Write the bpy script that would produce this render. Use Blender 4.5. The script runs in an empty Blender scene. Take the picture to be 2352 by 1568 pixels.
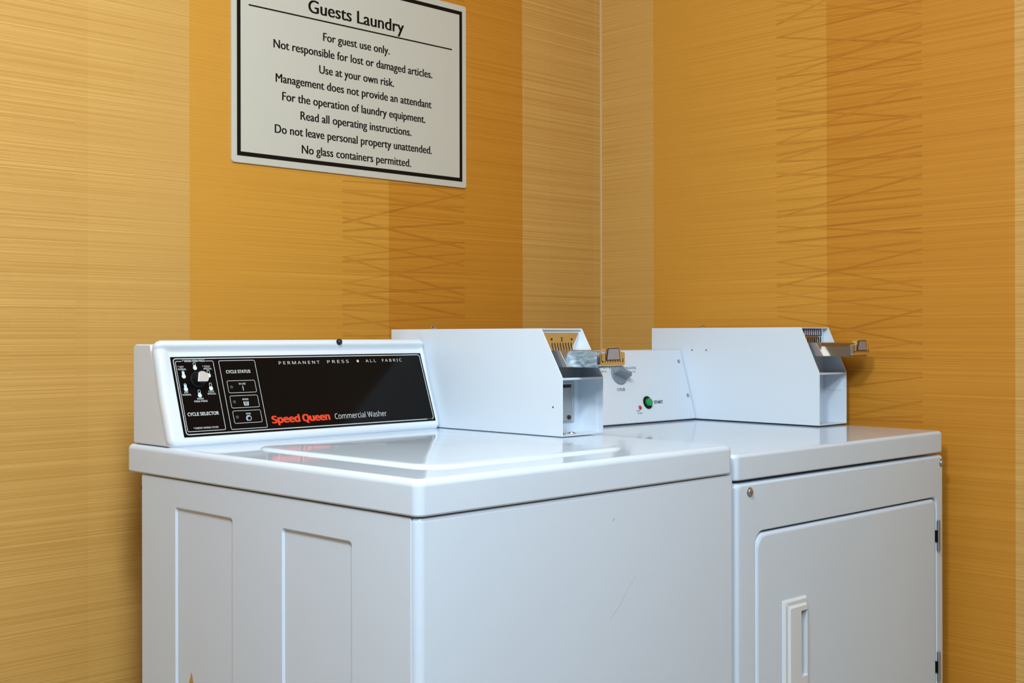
import bpy, bmesh, math, random, os
from mathutils import Vector, Matrix

# ------------------------------------------------------------------ camera, world, lamp, exposure
scene = bpy.context.scene
C = scene.collection
PI = math.pi

cam_data = bpy.data.cameras.new('camera')
cam_data.sensor_width = 36.0
cam_data.lens = 36.0 * 2784.2 / 2352.0
cam_data.shift_y = -17.3 / 2352.0
cam_data.clip_start = 0.05
cam = bpy.data.objects.new('camera', cam_data)
C.objects.link(cam)
CR = Vector((0.708518, -0.705690, -0.002000))
CU = Vector((0.000852, -0.001978, 0.999998))
CF = Vector((0.705692, 0.708518, 0.000800))
cam.matrix_world = Matrix(((CR.x, CU.x, -CF.x, -0.9471),
                           (CR.y, CU.y, -CF.y, -1.1118),
                           (CR.z, CU.z, -CF.z, 1.0901),
                           (0, 0, 0, 1)))
scene.camera = cam

world = bpy.data.worlds.new('world')
scene.world = world
world.use_nodes = True
bg = world.node_tree.nodes['Background']
bg.inputs[0].default_value = (0.76, 0.90, 1.0, 1)
bg.inputs[1].default_value = 0.11

def lamp(name, kind, loc, energy, color, size=0.2, target=None, size_y=None):
    d = bpy.data.lights.new(name, kind)
    d.energy = energy
    d.color = color
    if kind == 'AREA':
        d.shape = 'RECTANGLE'
        d.size = size
        d.size_y = size_y or size
    else:
        d.shadow_soft_size = size
    o = bpy.data.objects.new(name, d)
    C.objects.link(o)
    o.location = loc
    if target:
        o.rotation_euler = (Vector(target) - Vector(loc)).to_track_quat('-Z', 'Y').to_euler()
    return o

lamp('ceiling_lamp', 'POINT', (-0.60, -0.55, 2.12), 66, (0.86, 0.935, 0.98), 0.11)
lamp('front_fill_light', 'AREA', (-0.95, -1.55, 2.40), 51, (0.78, 0.905, 1.0), 0.6, (-0.1, -0.4, 0.6), 0.6)  # unseen fill light, added to brighten the machine fronts

vs = scene.view_settings
vs.view_transform = 'Standard'
vs.look = 'None'
vs.gamma = 1.0
vs.use_curve_mapping = False
vs.exposure = 0.0

# ------------------------------------------------------------------ materials
def mat(name, color, rough=0.5, metal=0.0, spec=0.5, coat=0.0):
    m = bpy.data.materials.new(name)
    m.use_nodes = True
    b = m.node_tree.nodes['Principled BSDF']
    b.inputs['Base Color'].default_value = (*color, 1)
    b.inputs['Roughness'].default_value = rough
    b.inputs['Metallic'].default_value = metal
    b.inputs['Specular IOR Level'].default_value = spec
    b.inputs['Coat Weight'].default_value = coat
    return m

def noisy(m, scale, lo, hi, target='Roughness', stretch=(1, 1, 1)):
    nt = m.node_tree
    b = nt.nodes['Principled BSDF']
    tc = nt.nodes.new('ShaderNodeTexCoord')
    mp = nt.nodes.new('ShaderNodeMapping')
    mp.inputs['Scale'].default_value = stretch
    nz = nt.nodes.new('ShaderNodeTexNoise')
    nz.inputs['Scale'].default_value = scale
    mr = nt.nodes.new('ShaderNodeMapRange')
    mr.inputs['To Min'].default_value = lo
    mr.inputs['To Max'].default_value = hi
    nt.links.new(tc.outputs['Object'], mp.inputs[0])
    nt.links.new(mp.outputs[0], nz.inputs['Vector'])
    nt.links.new(nz.outputs['Fac'], mr.inputs['Value'])
    nt.links.new(mr.outputs[0], b.inputs[target])
    return m

M = {}
M['enamel'] = noisy(mat('white_enamel', (0.63, 0.75, 0.88), 0.08, spec=0.5), 9, 0.05, 0.09)
M['powder'] = noisy(mat('white_powder_coat', (0.67, 0.76, 0.855), 0.35), 40, 0.30, 0.42)
M['plastic'] = noisy(mat('white_plastic', (0.68, 0.745, 0.80), 0.25), 20, 0.2, 0.3)
M['panel'] = noisy(mat('black_gloss_panel', (0.004, 0.0035, 0.0035), 0.12, spec=0.09), 6, 0.08, 0.16)
M['print'] = mat('silver_print', (0.50, 0.53, 0.54), 0.45)
M['print_dim'] = mat('grey_print', (0.16, 0.17, 0.17), 0.45)
M['icon'] = mat('pale_blue_print', (0.62, 0.72, 0.78), 0.45)
M['red'] = mat('red_print', (0.72, 0.045, 0.012), 0.45)
M['black'] = noisy(mat('black_plastic', (0.005, 0.005, 0.006), 0.5, spec=0.2), 30, 0.45, 0.6)
M['rubber'] = noisy(mat('black_rubber', (0.008, 0.008, 0.009), 0.35), 30, 0.3, 0.4)
M['dark'] = noisy(mat('dark_gap', (0.03, 0.028, 0.026), 0.8), 20, 0.7, 0.9)
M['alu'] = noisy(mat('brushed_aluminium', (0.72, 0.73, 0.72), 0.35, 0.45), 300, 0.22, 0.4, stretch=(1, 1, 30))
M['chrome'] = noisy(mat('chrome', (0.80, 0.79, 0.78), 0.08, 1.0), 60, 0.05, 0.14)
M['steel'] = noisy(mat('zinc_steel', (0.46, 0.49, 0.52), 0.4, 1.0), 120, 0.34, 0.5)
M['zinc'] = noisy(mat('zinc_painted_reflection', (0.40, 0.52, 0.62), 0.38, 0.45), 45, 0.25, 0.6, stretch=(1, 1, 3))
def blotch(m, scale, stretch, c0, c1):
    nt = m.node_tree
    tc = nt.nodes.new('ShaderNodeTexCoord')
    mp = nt.nodes.new('ShaderNodeMapping')
    mp.inputs['Scale'].default_value = stretch
    nz = nt.nodes.new('ShaderNodeTexNoise')
    nz.inputs['Scale'].default_value = scale
    nz.inputs['Detail'].default_value = 4
    nz.inputs['Distortion'].default_value = 1.2
    rp = nt.nodes.new('ShaderNodeValToRGB')
    rp.color_ramp.elements[0].position = 0.40
    rp.color_ramp.elements[0].color = (*c0, 1)
    rp.color_ramp.elements[1].position = 0.62
    rp.color_ramp.elements[1].color = (*c1, 1)
    nt.links.new(tc.outputs['Object'], mp.inputs[0])
    nt.links.new(mp.outputs[0], nz.inputs['Vector'])
    nt.links.new(nz.outputs['Fac'], rp.inputs['Fac'])
    nt.links.new(rp.outputs[0], nt.nodes['Principled BSDF'].inputs['Base Color'])
blotch(M['zinc'], 60, (1, 0.6, 2.5), (0.16, 0.31, 0.44), (0.52, 0.58, 0.62))  # blue and pale streaks paint a window reflection into the metal colour
M['nickel'] = noisy(mat('dull_nickel', (0.40, 0.36, 0.31), 0.22, 1.0), 60, 0.16, 0.28)
M['vault'] = noisy(mat('galvanised_vault', (0.46, 0.50, 0.52), 0.45, 0.6), 80, 0.35, 0.6)
M['knob'] = noisy(mat('grey_knob', (0.20, 0.245, 0.30), 0.4), 50, 0.35, 0.45)
M['ink'] = mat('dark_blue_ink', (0.014, 0.018, 0.036), 0.6, spec=0.1)
M['green'] = mat('green_button', (0.0, 0.30, 0.06), 0.3)
M['amber'] = mat('amber_lens', (0.42, 0.045, 0.008), 0.25)
M['led'] = mat('dim_indicator', (0.06, 0.058, 0.055), 0.3)
M['sign'] = noisy(mat('sign_board', (0.56, 0.56, 0.49), 0.35), 14, 0.28, 0.42)
M['signink'] = mat('sign_ink', (0.010, 0.007, 0.005), 0.6, spec=0.08)
M['label'] = mat('grey_label', (0.30, 0.28, 0.29), 0.5)
M['purple'] = mat('dark_purple', (0.018, 0.010, 0.022), 0.5)
M['blue'] = mat('blue_label', (0.01, 0.055, 0.16), 0.5)
M['pale'] = mat('pale_label', (0.62, 0.60, 0.62), 0.5)
M['orange_matte'] = noisy(mat('orange_matte', (0.55, 0.30, 0.05), 0.8), 90, 0.7, 0.9)
M['scratch'] = mat('worn_enamel', (0.40, 0.47, 0.54), 0.4)
M['floor'] = noisy(mat('vinyl_floor', (0.36, 0.28, 0.22), 0.5), 12, 0.4, 0.6)
M['ceiling'] = noisy(mat('ceiling_paint', (0.78, 0.77, 0.74), 0.8), 12, 0.75, 0.9)
M['caulk'] = mat('caulk', (0.58, 0.38, 0.19), 0.6)

PERIOD, DARK0 = 1.3555, 0.4788

def paper(r, g, b, k=(0.80, 0.775, 0.64)):
    c = srgb(r, g, b)
    return (c[0] * k[0], c[1] * k[1], c[2] * k[2], 1)

RICH = (0.89, 0.855, 0.55)

def srgb(r, g, b):
    f = lambda c: (c / 255 / 12.92) if c / 255 <= 0.04045 else ((c / 255 + 0.055) / 1.055) ** 2.4
    return (f(r), f(g), f(b), 1)

def wallpaper(name, axis, sign, origin):
    """vertical bands along the wall + fine woven threads; attribute 'stitch' darkens the printed zigzag lines"""
    m = bpy.data.materials.new(name)
    m.use_nodes = True
    nt = m.node_tree
    b = nt.nodes['Principled BSDF']
    L = nt.links.new
    N = nt.nodes.new
    def math_(op, a, bb=None):
        n = N('ShaderNodeMath')
        n.operation = op
        for i, v in enumerate((a, bb)):
            if v is None:
                continue
            if isinstance(v, (int, float)):
                n.inputs[i].default_value = v
            else:
                L(v, n.inputs[i])
        return n.outputs[0]
    tc = N('ShaderNodeTexCoord')
    sp = N('ShaderNodeSeparateXYZ')
    L(tc.outputs['Object'], sp.inputs[0])
    s = math_('MULTIPLY', sp.outputs[axis], sign)
    s = math_('SUBTRACT', s, origin)
    t = math_('FLOORED_MODULO', s, PERIOD) if False else math_('FRACT', math_('DIVIDE', s, PERIOD))
    ramp = N('ShaderNodeValToRGB')
    ramp.color_ramp.interpolation = 'CONSTANT'
    el = ramp.color_ramp.elements
    # 0 .. orange, DARK0 dark, .8924 light band to the end of the repeat
    pts = [(0.0, paper(218, 164, 80, RICH)), (DARK0 / PERIOD, paper(208, 147, 60, RICH)), (0.8925 / PERIOD, paper(226, 182, 110)),
           (0.8925 / PERIOD + 0.072, paper(224, 180, 108)), (0.8925 / PERIOD + 0.19, paper(227, 184, 112))]
    el[0].position, el[0].color = pts[0]
    el[1].position, el[1].color = pts[1]
    for p, c in pts[2:]:
        e = el.new(p)
        e.color = c
    L(t, ramp.inputs['Fac'])
    # strip index shifts the threads so they break at the joins
    strip = math_('FLOOR', math_('DIVIDE', s, 0.1125))
    z = sp.outputs[2]
    def threads(sx, sz, scale, detail, off):
        cx = N('ShaderNodeCombineXYZ')
        L(math_('MULTIPLY', s, sx), cx.inputs[0])
        L(math_('ADD', math_('MULTIPLY', strip, 0.14), off), cx.inputs[1])
        L(math_('MULTIPLY', z, sz), cx.inputs[2])
        nz = N('ShaderNodeTexNoise')
        nz.inputs['Scale'].default_value = scale
        nz.inputs['Detail'].default_value = detail
        L(cx.outputs[0], nz.inputs['Vector'])
        return nz.outputs['Fac']
    fine = threads(0.6, 900.0, 1.0, 1.0, 0.0)
    mid = threads(0.5, 340.0, 1.0, 1.5, 9.1)
    weave = N('ShaderNodeTexNoise')
    weave.inputs['Scale'].default_value = 900
    L(tc.outputs['Object'], weave.inputs['Vector'])
    fac = math_('ADD', math_('MULTIPLY', math_('SUBTRACT', fine, 0.5), 0.90),
                math_('MULTIPLY', math_('SUBTRACT', mid, 0.5), 0.34))
    # the light bands show coarser, stronger threads
    isl = math_('GREATER_THAN', t, 0.8925 / PERIOD)
    amp = math_('ADD', 0.80, math_('MULTIPLY', isl, 0.15))
    fac = math_('MULTIPLY', fac, amp)
    hi = N('ShaderNodeMix')
    hi.data_type = 'RGBA'
    hi.blend_type = 'MULTIPLY'
    cr2 = N('ShaderNodeValToRGB')
    cr2.color_ramp.elements[0].position = 0.2
    cr2.color_ramp.elements[0].color = (0.78, 0.66, 0.42, 1)
    cr2.color_ramp.elements[1].position = 0.8
    cr2.color_ramp.elements[1].color = (1.16, 1.20, 1.34, 1)
    L(math_('ADD', fac, 0.5), cr2.inputs['Fac'])
    hi.inputs['Factor'].default_value = 1.0
    L(ramp.outputs['Color'], hi.inputs['A'])
    L(cr2.outputs['Color'], hi.inputs['B'])
    at = N('ShaderNodeAttribute')
    at.attribute_name = 'stitch'
    st = N('ShaderNodeMix')
    st.data_type = 'RGBA'
    st.blend_type = 'MULTIPLY'
    L(at.outputs['Fac'], st.inputs['Factor'])
    L(hi.outputs['Result'], st.inputs['A'])
    st.inputs['B'].default_value = (0.83, 0.755, 0.64, 1)
    L(st.outputs['Result'], b.inputs['Base Color'])
    b.inputs['Roughness'].default_value = 0.55
    b.inputs['Specular IOR Level'].default_value = 0.3
    bp = N('ShaderNodeBump')
    bp.inputs['Strength'].default_value = 0.12
    bp.inputs['Distance'].default_value = 0.001
    L(fine, bp.inputs['Height'])
    L(bp.outputs[0], b.inputs['Normal'])
    return m

M['paper_back'] = wallpaper('wallpaper_back', 0, 1.0, 0.2371)
M['paper_right'] = wallpaper('wallpaper_right', 1, -1.0, -0.7669)

# ------------------------------------------------------------------ mesh helpers
def obj(name, bm, m, parent=None, smooth=35):
    me = bpy.data.meshes.new(name)
    bm.normal_update()
    bm.to_mesh(me)
    bm.free()
    ms = m if isinstance(m, (list, tuple)) else [m]
    for k in ms:
        me.materials.append(k)
    if smooth:
        for p in me.polygons:
            p.use_smooth = True
        me.set_sharp_from_angle(angle=math.radians(smooth))
    o = bpy.data.objects.new(name, me)
    C.objects.link(o)
    if parent:
        o.parent = parent
    if smooth:
        w = o.modifiers.new('wn', 'WEIGHTED_NORMAL')
        w.keep_sharp = True
    return o

def empty(name, loc, rz=0.0):
    o = bpy.data.objects.new(name, None)
    C.objects.link(o)
    o.location = loc
    o.rotation_euler = (0, 0, rz)
    o.empty_display_size = 0.1
    return o

def tag(o, label, cat, group=None):
    o['label'] = label
    o['category'] = cat
    if group:
        o['group'] = group

def box(bm, lo, hi, r=0.0, seg=3, mi=0):
    g = bmesh.ops.create_cube(bm, size=1.0)
    vs_ = g['verts']
    for v in vs_:
        v.co = Vector([lo[i] + (v.co[i] + 0.5) * (hi[i] - lo[i]) for i in range(3)])
    fs = list({f for v in vs_ for f in v.link_faces})
    for f in fs:
        f.material_index = mi
    if r > 0:
        es = list({e for v in vs_ for e in v.link_edges})
        res = bmesh.ops.bevel(bm, geom=es, offset=r, segments=seg, profile=0.5, affect='EDGES')
        for f in res['faces']:
            f.material_index = mi
    return vs_

def rr(x0, x1, y0, y1, r, n=6, rs=None):
    """rounded rectangle outline, anticlockwise; rs = four radii (bl, br, tr, tl)"""
    rs = rs or (r, r, r, r)
    out = []
    for (cx, cy, a0), q in zip(((x0, y0, PI), (x1, y0, 1.5 * PI), (x1, y1, 0), (x0, y1, 0.5 * PI)), rs):
        sx = 1 if cx == x0 else -1
        sy = 1 if cy == y0 else -1
        for k in range(n + 1):
            a = a0 + 0.5 * PI * k / n
            out.append((cx + sx * q + q * math.cos(a), cy + sy * q + q * math.sin(a)))
    return out

def circ(cx, cy, r, n=28, ry=None, a0=0.0):
    ry = ry or r
    return [(cx + r * math.cos(a0 + 2 * PI * k / n), cy + ry * math.sin(a0 + 2 * PI * k / n)) for k in range(n)]

def loft(bm, loops, cap0=False, cap1=True, mi=0):
    """bridge 3-D loops of equal count"""
    rows = [[bm.verts.new(p) for p in lp] for lp in loops]
    n = len(rows[0])
    for a, b in zip(rows, rows[1:]):
        for k in range(n):
            f = bm.faces.new((a[k], a[(k + 1) % n], b[(k + 1) % n], b[k]))
            f.material_index = mi
    if cap0:
        bm.faces.new(list(reversed(rows[0]))).material_index = mi
    if cap1:
        bm.faces.new(rows[-1]).material_index = mi
    return rows

def plate_with_holes(bm, outer, holes):
    """fill between an outer loop and hole loops (3-D points in one plane); returns vert rows"""
    es = []
    rows = []
    for lp in [outer] + holes:
        vv = [bm.verts.new(p) for p in lp]
        rows.append(vv)
        es += [bm.edges.new((vv[i], vv[(i + 1) % len(vv)])) for i in range(len(vv))]
    bmesh.ops.triangle_fill(bm, use_beauty=True, use_dissolve=False, edges=es)
    return rows

def extend(bm, row, loops, cap=True, mi=0):
    prev = row
    for lp in loops:
        cur = [bm.verts.new(p) for p in lp]
        n = len(cur)
        for k in range(n):
            f = bm.faces.new((prev[k], prev[(k + 1) % n], cur[(k + 1) % n], cur[k]))
            f.material_index = mi
        prev = cur
    if cap:
        bm.faces.new(prev).material_index = mi

def xf(pts, fr, d):
    """2-D points -> 3-D in frame fr = (origin, u, v, n) at height d along n"""
    o, u, v, n = fr
    return [o + u * p[0] + v * p[1] + n * d for p in pts]

def frame(o, u, v):
    u = Vector(u).normalized()
    v = Vector(v).normalized()
    return (Vector(o), u, v, u.cross(v).normalized())

def sub(fr, du, dv, dn=0.0):
    o, u, v, n = fr
    return (o + u * du + v * dv + n * dn, u, v, n)

def flat(bm, pts, fr, d, mi=0):
    f = bm.faces.new([bm.verts.new(p) for p in xf(pts, fr, d)])
    f.material_index = mi
    return f

def ring(bm, outer, inner, fr, d, mi=0, h=0.0):
    a = [bm.verts.new(p) for p in xf(outer, fr, d)]
    b = [bm.verts.new(p) for p in xf(inner, fr, d)]
    n = len(a)
    for k in range(n):
        bm.faces.new((a[k], a[(k + 1) % n], b[(k + 1) % n], b[k])).material_index = mi

def outline(bm, x0, x1, y0, y1, r, t, fr, d, mi=0, n=5):
    ring(bm, rr(x0, x1, y0, y1, r, n), rr(x0 + t, x1 - t, y0 + t, y1 - t, max(r - t, 0.0004), n), fr, d, mi)

def bar(bm, x0, y0, x1, y1, t, fr, d, mi=0):
    dv = Vector((x1 - x0, y1 - y0))
    nn = Vector((-dv.y, dv.x)).normalized() * t / 2
    flat(bm, [(x0 + nn.x, y0 + nn.y), (x0 - nn.x, y0 - nn.y), (x1 - nn.x, y1 - nn.y), (x1 + nn.x, y1 + nn.y)], fr, d, mi)

def disc_stack(bm, fr, prof, n=28, mi=0, cap0=False):
    """turned shape: prof = [(radius, height), ...] about the frame's normal"""
    loft(bm, [xf(circ(0, 0, r, n), fr, h) for r, h in prof], cap0=cap0, cap1=True, mi=mi)

# ------------------------------------------------------------------ lettering
FONTS = {}
def font(which):
    if which not in FONTS:
        f = None
        if which == 'sans':
            try:
                p = os.path.join(bpy.utils.system_resource('DATAFILES'), 'fonts', 'NotoSansMath-Regular.woff2')
                f = bpy.data.fonts.load(p)
            except Exception:
                f = None
        FONTS[which] = f
    return FONTS[which]

def glyphs(body, which, offset, spacing=1.0):
    cu = bpy.data.curves.new('t', 'FONT')
    cu.body = body
    f = font(which)
    if f:
        cu.font = f
    cu.offset = offset
    cu.space_character = spacing
    cu.resolution_u = 4
    o = bpy.data.objects.new('t', cu)
    C.objects.link(o)
    dg = bpy.context.evaluated_depsgraph_get()
    dg.update()
    me = o.evaluated_get(dg).to_mesh()
    vv = [v.co.copy() for v in me.vertices]
    ff = [tuple(p.vertices) for p in me.polygons]
    o.evaluated_get(dg).to_mesh_clear()
    bpy.data.objects.remove(o)
    bpy.data.curves.remove(cu)
    return vv, ff

CAPS = {}
def write(bm, body, fr, x0, x1, y, cap, d, mi=0, which='serif', offset=0.0, fat=0.0, spacing=1.0, slant=0.0, bold=0.0):
    """lettering fitted between x0 and x1 with its baseline at y and capitals of height cap;
    fat widens the upright strokes only"""
    key = which
    if key not in CAPS:
        hv, _ = glyphs('H', which, 0.0)
        CAPS[key] = max(v.y for v in hv) - min(v.y for v in hv)
    vv, ff = glyphs(body, which, 0.0, spacing)
    bold = bold or offset * 0.55 * cap / CAPS[key]
    if not vv:
        return
    xa = min(v.x for v in vv)
    xb = max(v.x for v in vv)
    x0, x1 = x0 + bold, x1 - bold
    sx = (x1 - x0 - fat) / (xb - xa)
    sy = cap / CAPS[key]
    shifts = [(0.0, 0.0)] if fat == 0 else [(fat * k / 3, 0.0) for k in range(4)]
    if bold > 0:
        ring_ = [(bold * math.cos(k * PI / 3), bold * math.sin(k * PI / 3)) for k in range(6)]
        shifts = [(a + p, q) for a, b in shifts for p, q in ring_]
    for q, (sh, sv) in enumerate(shifts):
        row = [bm.verts.new(xf([((v.x - xa) * sx + x0 + sh + slant * v.y * sy, y + v.y * sy + sv)], fr, d + q * 0.000004)[0]) for v in vv]
        for f in ff:
            try:
                bm.faces.new([row[i] for i in f]).material_index = mi
            except ValueError:
                pass

# ------------------------------------------------------------------ the room
WX, WY = 1.42, 0.939
H = 2.5
rng = random.Random(11)

def zigzags(z0, z1, a, b, seed):
    """printed scribble: continuous zigzag paths bouncing between s=a and s=b"""
    r = random.Random(seed)
    segs = []
    for path in range(3):
        z = z1 + r.uniform(0, 0.1)
        side = path % 2
        while z > z0:
            dz = r.choice([r.uniform(-0.012, 0.02), r.uniform(0.02, 0.06), r.uniform(0.045, 0.085)])
            zn = z - dz
            w0, w1 = r.uniform(0.0030, 0.0068), r.uniform(0.0028, 0.0066)
            if side == 0:
                segs.append((a, z, b, zn, w0, w1))
            else:
                segs.append((b, z, a, zn, w1, w0))
            z = zn
            side = 1 - side
            if r.random() < 0.25:
                z -= r.uniform(0.005, 0.03)
    return segs

# heights of the printed lines at their two ends, left wall strip and right wall strip
STITCH_BACK = [
    (1.3947, 1.4052), (1.3926, 1.3719), (1.3685, 1.3827), (1.3496, 1.3496), (1.3370, 1.2891), (1.3255, 1.4144), 
    (1.2972, 1.3018), (1.2951, 1.2489), (1.2542, 1.3040), (1.2542, 1.1811), (1.2448, 1.2765), (1.3087, 1.3477), 
    (1.2249, 1.2316), (1.1987, 1.2604), (1.2008, 1.1719), (1.1851, 1.1328), (1.1763, 1.1995), (1.1526, 1.1661), 
    (1.1442, 1.1294), (1.1348, 1.0604), (1.1128, 1.1340), (1.0887, 1.0903), (1.4576, 1.4034), (1.4135, 1.4259)]
STITCH_RIGHT = [
    (1.8345, 1.8260), (1.8141, 1.7858), (1.8015, 1.7652), (1.7920, 1.8805), (1.7637, 1.7801), (1.7637, 1.6912), 
    (1.7211, 1.7342), (1.7211, 1.6553), (1.6928, 1.7070), (1.6676, 1.7256), (1.6723, 1.6482), (1.6439, 1.6740), 
    (1.6518, 1.6066), (1.6203, 1.6396), (1.6118, 1.6052), (1.5983, 1.5378), (1.5794, 1.5793), (1.5526, 1.5398), 
    (1.5226, 1.6080), (1.4817, 1.5435), (1.4959, 1.5205), (1.5211, 1.5076), (1.4817, 1.4589), (1.4470, 1.4790), 
    (1.4250, 1.4675), (1.4124, 1.4359), (1.4549, 1.4115), (1.3934, 1.3900), (1.3682, 1.3786), (1.3541, 1.4201), 
    (1.3572, 1.3542), (1.8456, 1.7514), (1.8613, 1.7744), (1.3350, 1.2989), (1.3219, 1.3361), (1.2973, 1.3093), 
    (1.2973, 1.2557), (1.2547, 1.2840), (1.2547, 1.1871), (1.2252, 1.2378), (1.1980, 1.2661), (1.2033, 1.1776), 
    (1.1745, 1.2035), (1.1843, 1.1349), (1.1515, 1.1722), (1.1417, 1.1260), (1.1319, 1.0694), (1.0581, 1.1409), 
    (1.0850, 1.1096), (1.0293, 1.0738), (1.0500, 1.0500), (1.0434, 1.0396), (1.0106, 1.0097), (0.9526, 1.0008), 
    (0.9566, 0.9650), (0.9736, 0.9427), (0.8733, 0.9516), (0.8927, 0.9203), (0.9025, 0.9084), (0.8501, 0.8890)]

def drawn(pairs, a, b, seed):
    r = random.Random(seed)
    return [(a, p, b, q, r.uniform(0.0030, 0.0062), r.uniform(0.0030, 0.0062)) for p, q in pairs]

def wall(name, quad, m, to3, lines):
    bm = bmesh.new()
    st = bm.faces.layers.float.new('stitch')
    v = [bm.verts.new(to3(s, z, 0.0)) for s, z in quad]
    bm.faces.new(v)[st] = 0.0
    for i, (s0, za, s1, zb, w0, w1) in enumerate(lines):
        d = 0.00004 + 0.0000005 * i
        pts = [(s0, za - w0 / 2), (s1, zb - w1 / 2), (s1, zb + w1 / 2), (s0, za + w0 / 2)]
        bm.faces.new([bm.verts.new(to3(s, z, d)) for s, z in pts])[st] = 0.55 + 0.09 * ((i * 7) % 6)
    o = obj(name, bm, m, smooth=0)
    o['kind'] = 'structure'
    return o

back3 = lambda s, z, d: Vector((s, WY - d, z))
right3 = lambda s, z, d: Vector((WX - d, -s, z))
wall('wall_back', [(-2.6, 0), (WX, 0), (WX, H), (-2.6, H)], M['paper_back'], back3,
     drawn(STITCH_BACK, 0.5944, 0.9428, 5) + zigzags(0.05, 1.00, 0.5944, 0.9428, 5) + zigzags(1.50, 2.45, 0.5944, 0.9428, 6))
wall('wall_right', [(-WY, 0), (2.6, 0), (2.6, H), (-WY, H)], M['paper_right'], right3,
     drawn(STITCH_RIGHT, -0.4127, -0.0636, 8) + zigzags(0.05, 0.80, -0.4127, -0.0636, 8) + zigzags(1.90, 2.45, -0.4127, -0.0636, 9))
bm = bmesh.new()
box(bm, (-2.6, -2.6, -0.02), (WX, WY, 0.0))
o = obj('floor', bm, M['floor'], smooth=0)
o['kind'] = 'structure'
bm = bmesh.new()
box(bm, (-2.6, -2.6, H), (WX, WY, H + 0.02))
o = obj('ceiling', bm, M['ceiling'], smooth=0)
o['kind'] = 'structure'
# caulk bead in the corner
bm = bmesh.new()
pr = [(WX, WY - 0.0035), (WX - 0.0012, WY - 0.0012), (WX - 0.0035, WY), (WX, WY)]
loft(bm, [[Vector((x, y, z)) for x, y in pr] for z in (0.0, H)], cap0=True)
o = obj('trim_1', bm, M['caulk'], smooth=0)
o['kind'] = 'structure'

# ------------------------------------------------------------------ the sign
sign = empty('sign', (0.635, WY, 1.4265))
tag(sign, 'white rectangular guests laundry notice with black border hung on the back wall', 'sign')
def K(x):
    return -0.9471 + 1.015 * (x + 0.9471)
def KZ(z):
    return 1.0901 + 1.015 * (z - 1.0901)
def local(o, bm):
    bmesh.ops.translate(bm, verts=bm.verts, vec=-o.location)
SF = frame((0, WY - 0.0045, 0), (1, 0, 0), (0, 0, 1))   # normal faces -Y
bm = bmesh.new()
sl = rr(K(.3074), K(.9165), KZ(1.4218), KZ(1.8325), 0.006)
sl2 = rr(K(.3074) + .0008, K(.9165) - .0008, KZ(1.4218) + .0008, KZ(1.8325) - .0008, 0.0055)
loft(bm, [xf(sl, SF, -0.0045), xf(sl, SF, -0.0008), xf(sl2, SF, 0.0)], cap0=True)
local(sign, bm)
obj('board', bm, M['sign'], sign)
bm = bmesh.new()
x0, x1, z0, z1, t = K(.3185), K(.9035), KZ(1.4355), KZ(1.8188), 0.0083
ring(bm, [(x0, z0), (x1, z0), (x1, z1), (x0, z1)], [(x0 + t, z0 + t), (x1 - t, z0 + t), (x1 - t, z1 - t), (x0 + t, z1 - t)], SF, 0.0003)
local(sign, bm)
obj('border', bm, M['signink'], sign, smooth=0)
bm = bmesh.new()
bar(bm, K(.3447), KZ(1.7285), K(.8729), KZ(1.7285), 0.0029, SF, 0.0003)
local(sign, bm)
obj('rule_line', bm, M['signink'], sign, smooth=0)
bm = bmesh.new()
write(bm, 'Guests Laundry', SF, K(.484), K(.7339), KZ(1.7402), 0.0262, 0.0003, fat=0.0018)
local(sign, bm)
obj('heading', bm, M['signink'], sign, smooth=0)
for body, xa, xb, z in (('For guest use only.', .5203, .694, 1.6885),
                        ('Not responsible for lost or damaged articles.', .4011, .8146, 1.6555),
                        ('Use at your own risk.', .5104, .7058, 1.6212),
                        ('Management does not provide an attendant', .406, .8119, 1.5890),
                        ('For the operation of laundry equipment.', .4212, .7941, 1.5545),
                        ('Read all operating instructions.', .4646, .7542, 1.5215),
                        ('Do not leave personal property unattended.', .4038, .8129, 1.4885),
                        ('No glass containers permitted.', .4676, .7528, 1.4545)):
    bm = bmesh.new()
    write(bm, body, SF, K(xa), K(xb), KZ(z), 0.0170, 0.0003, fat=0.0011)
    local(sign, bm)
    obj('text_line', bm, M['signink'], sign, smooth=0)

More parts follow.
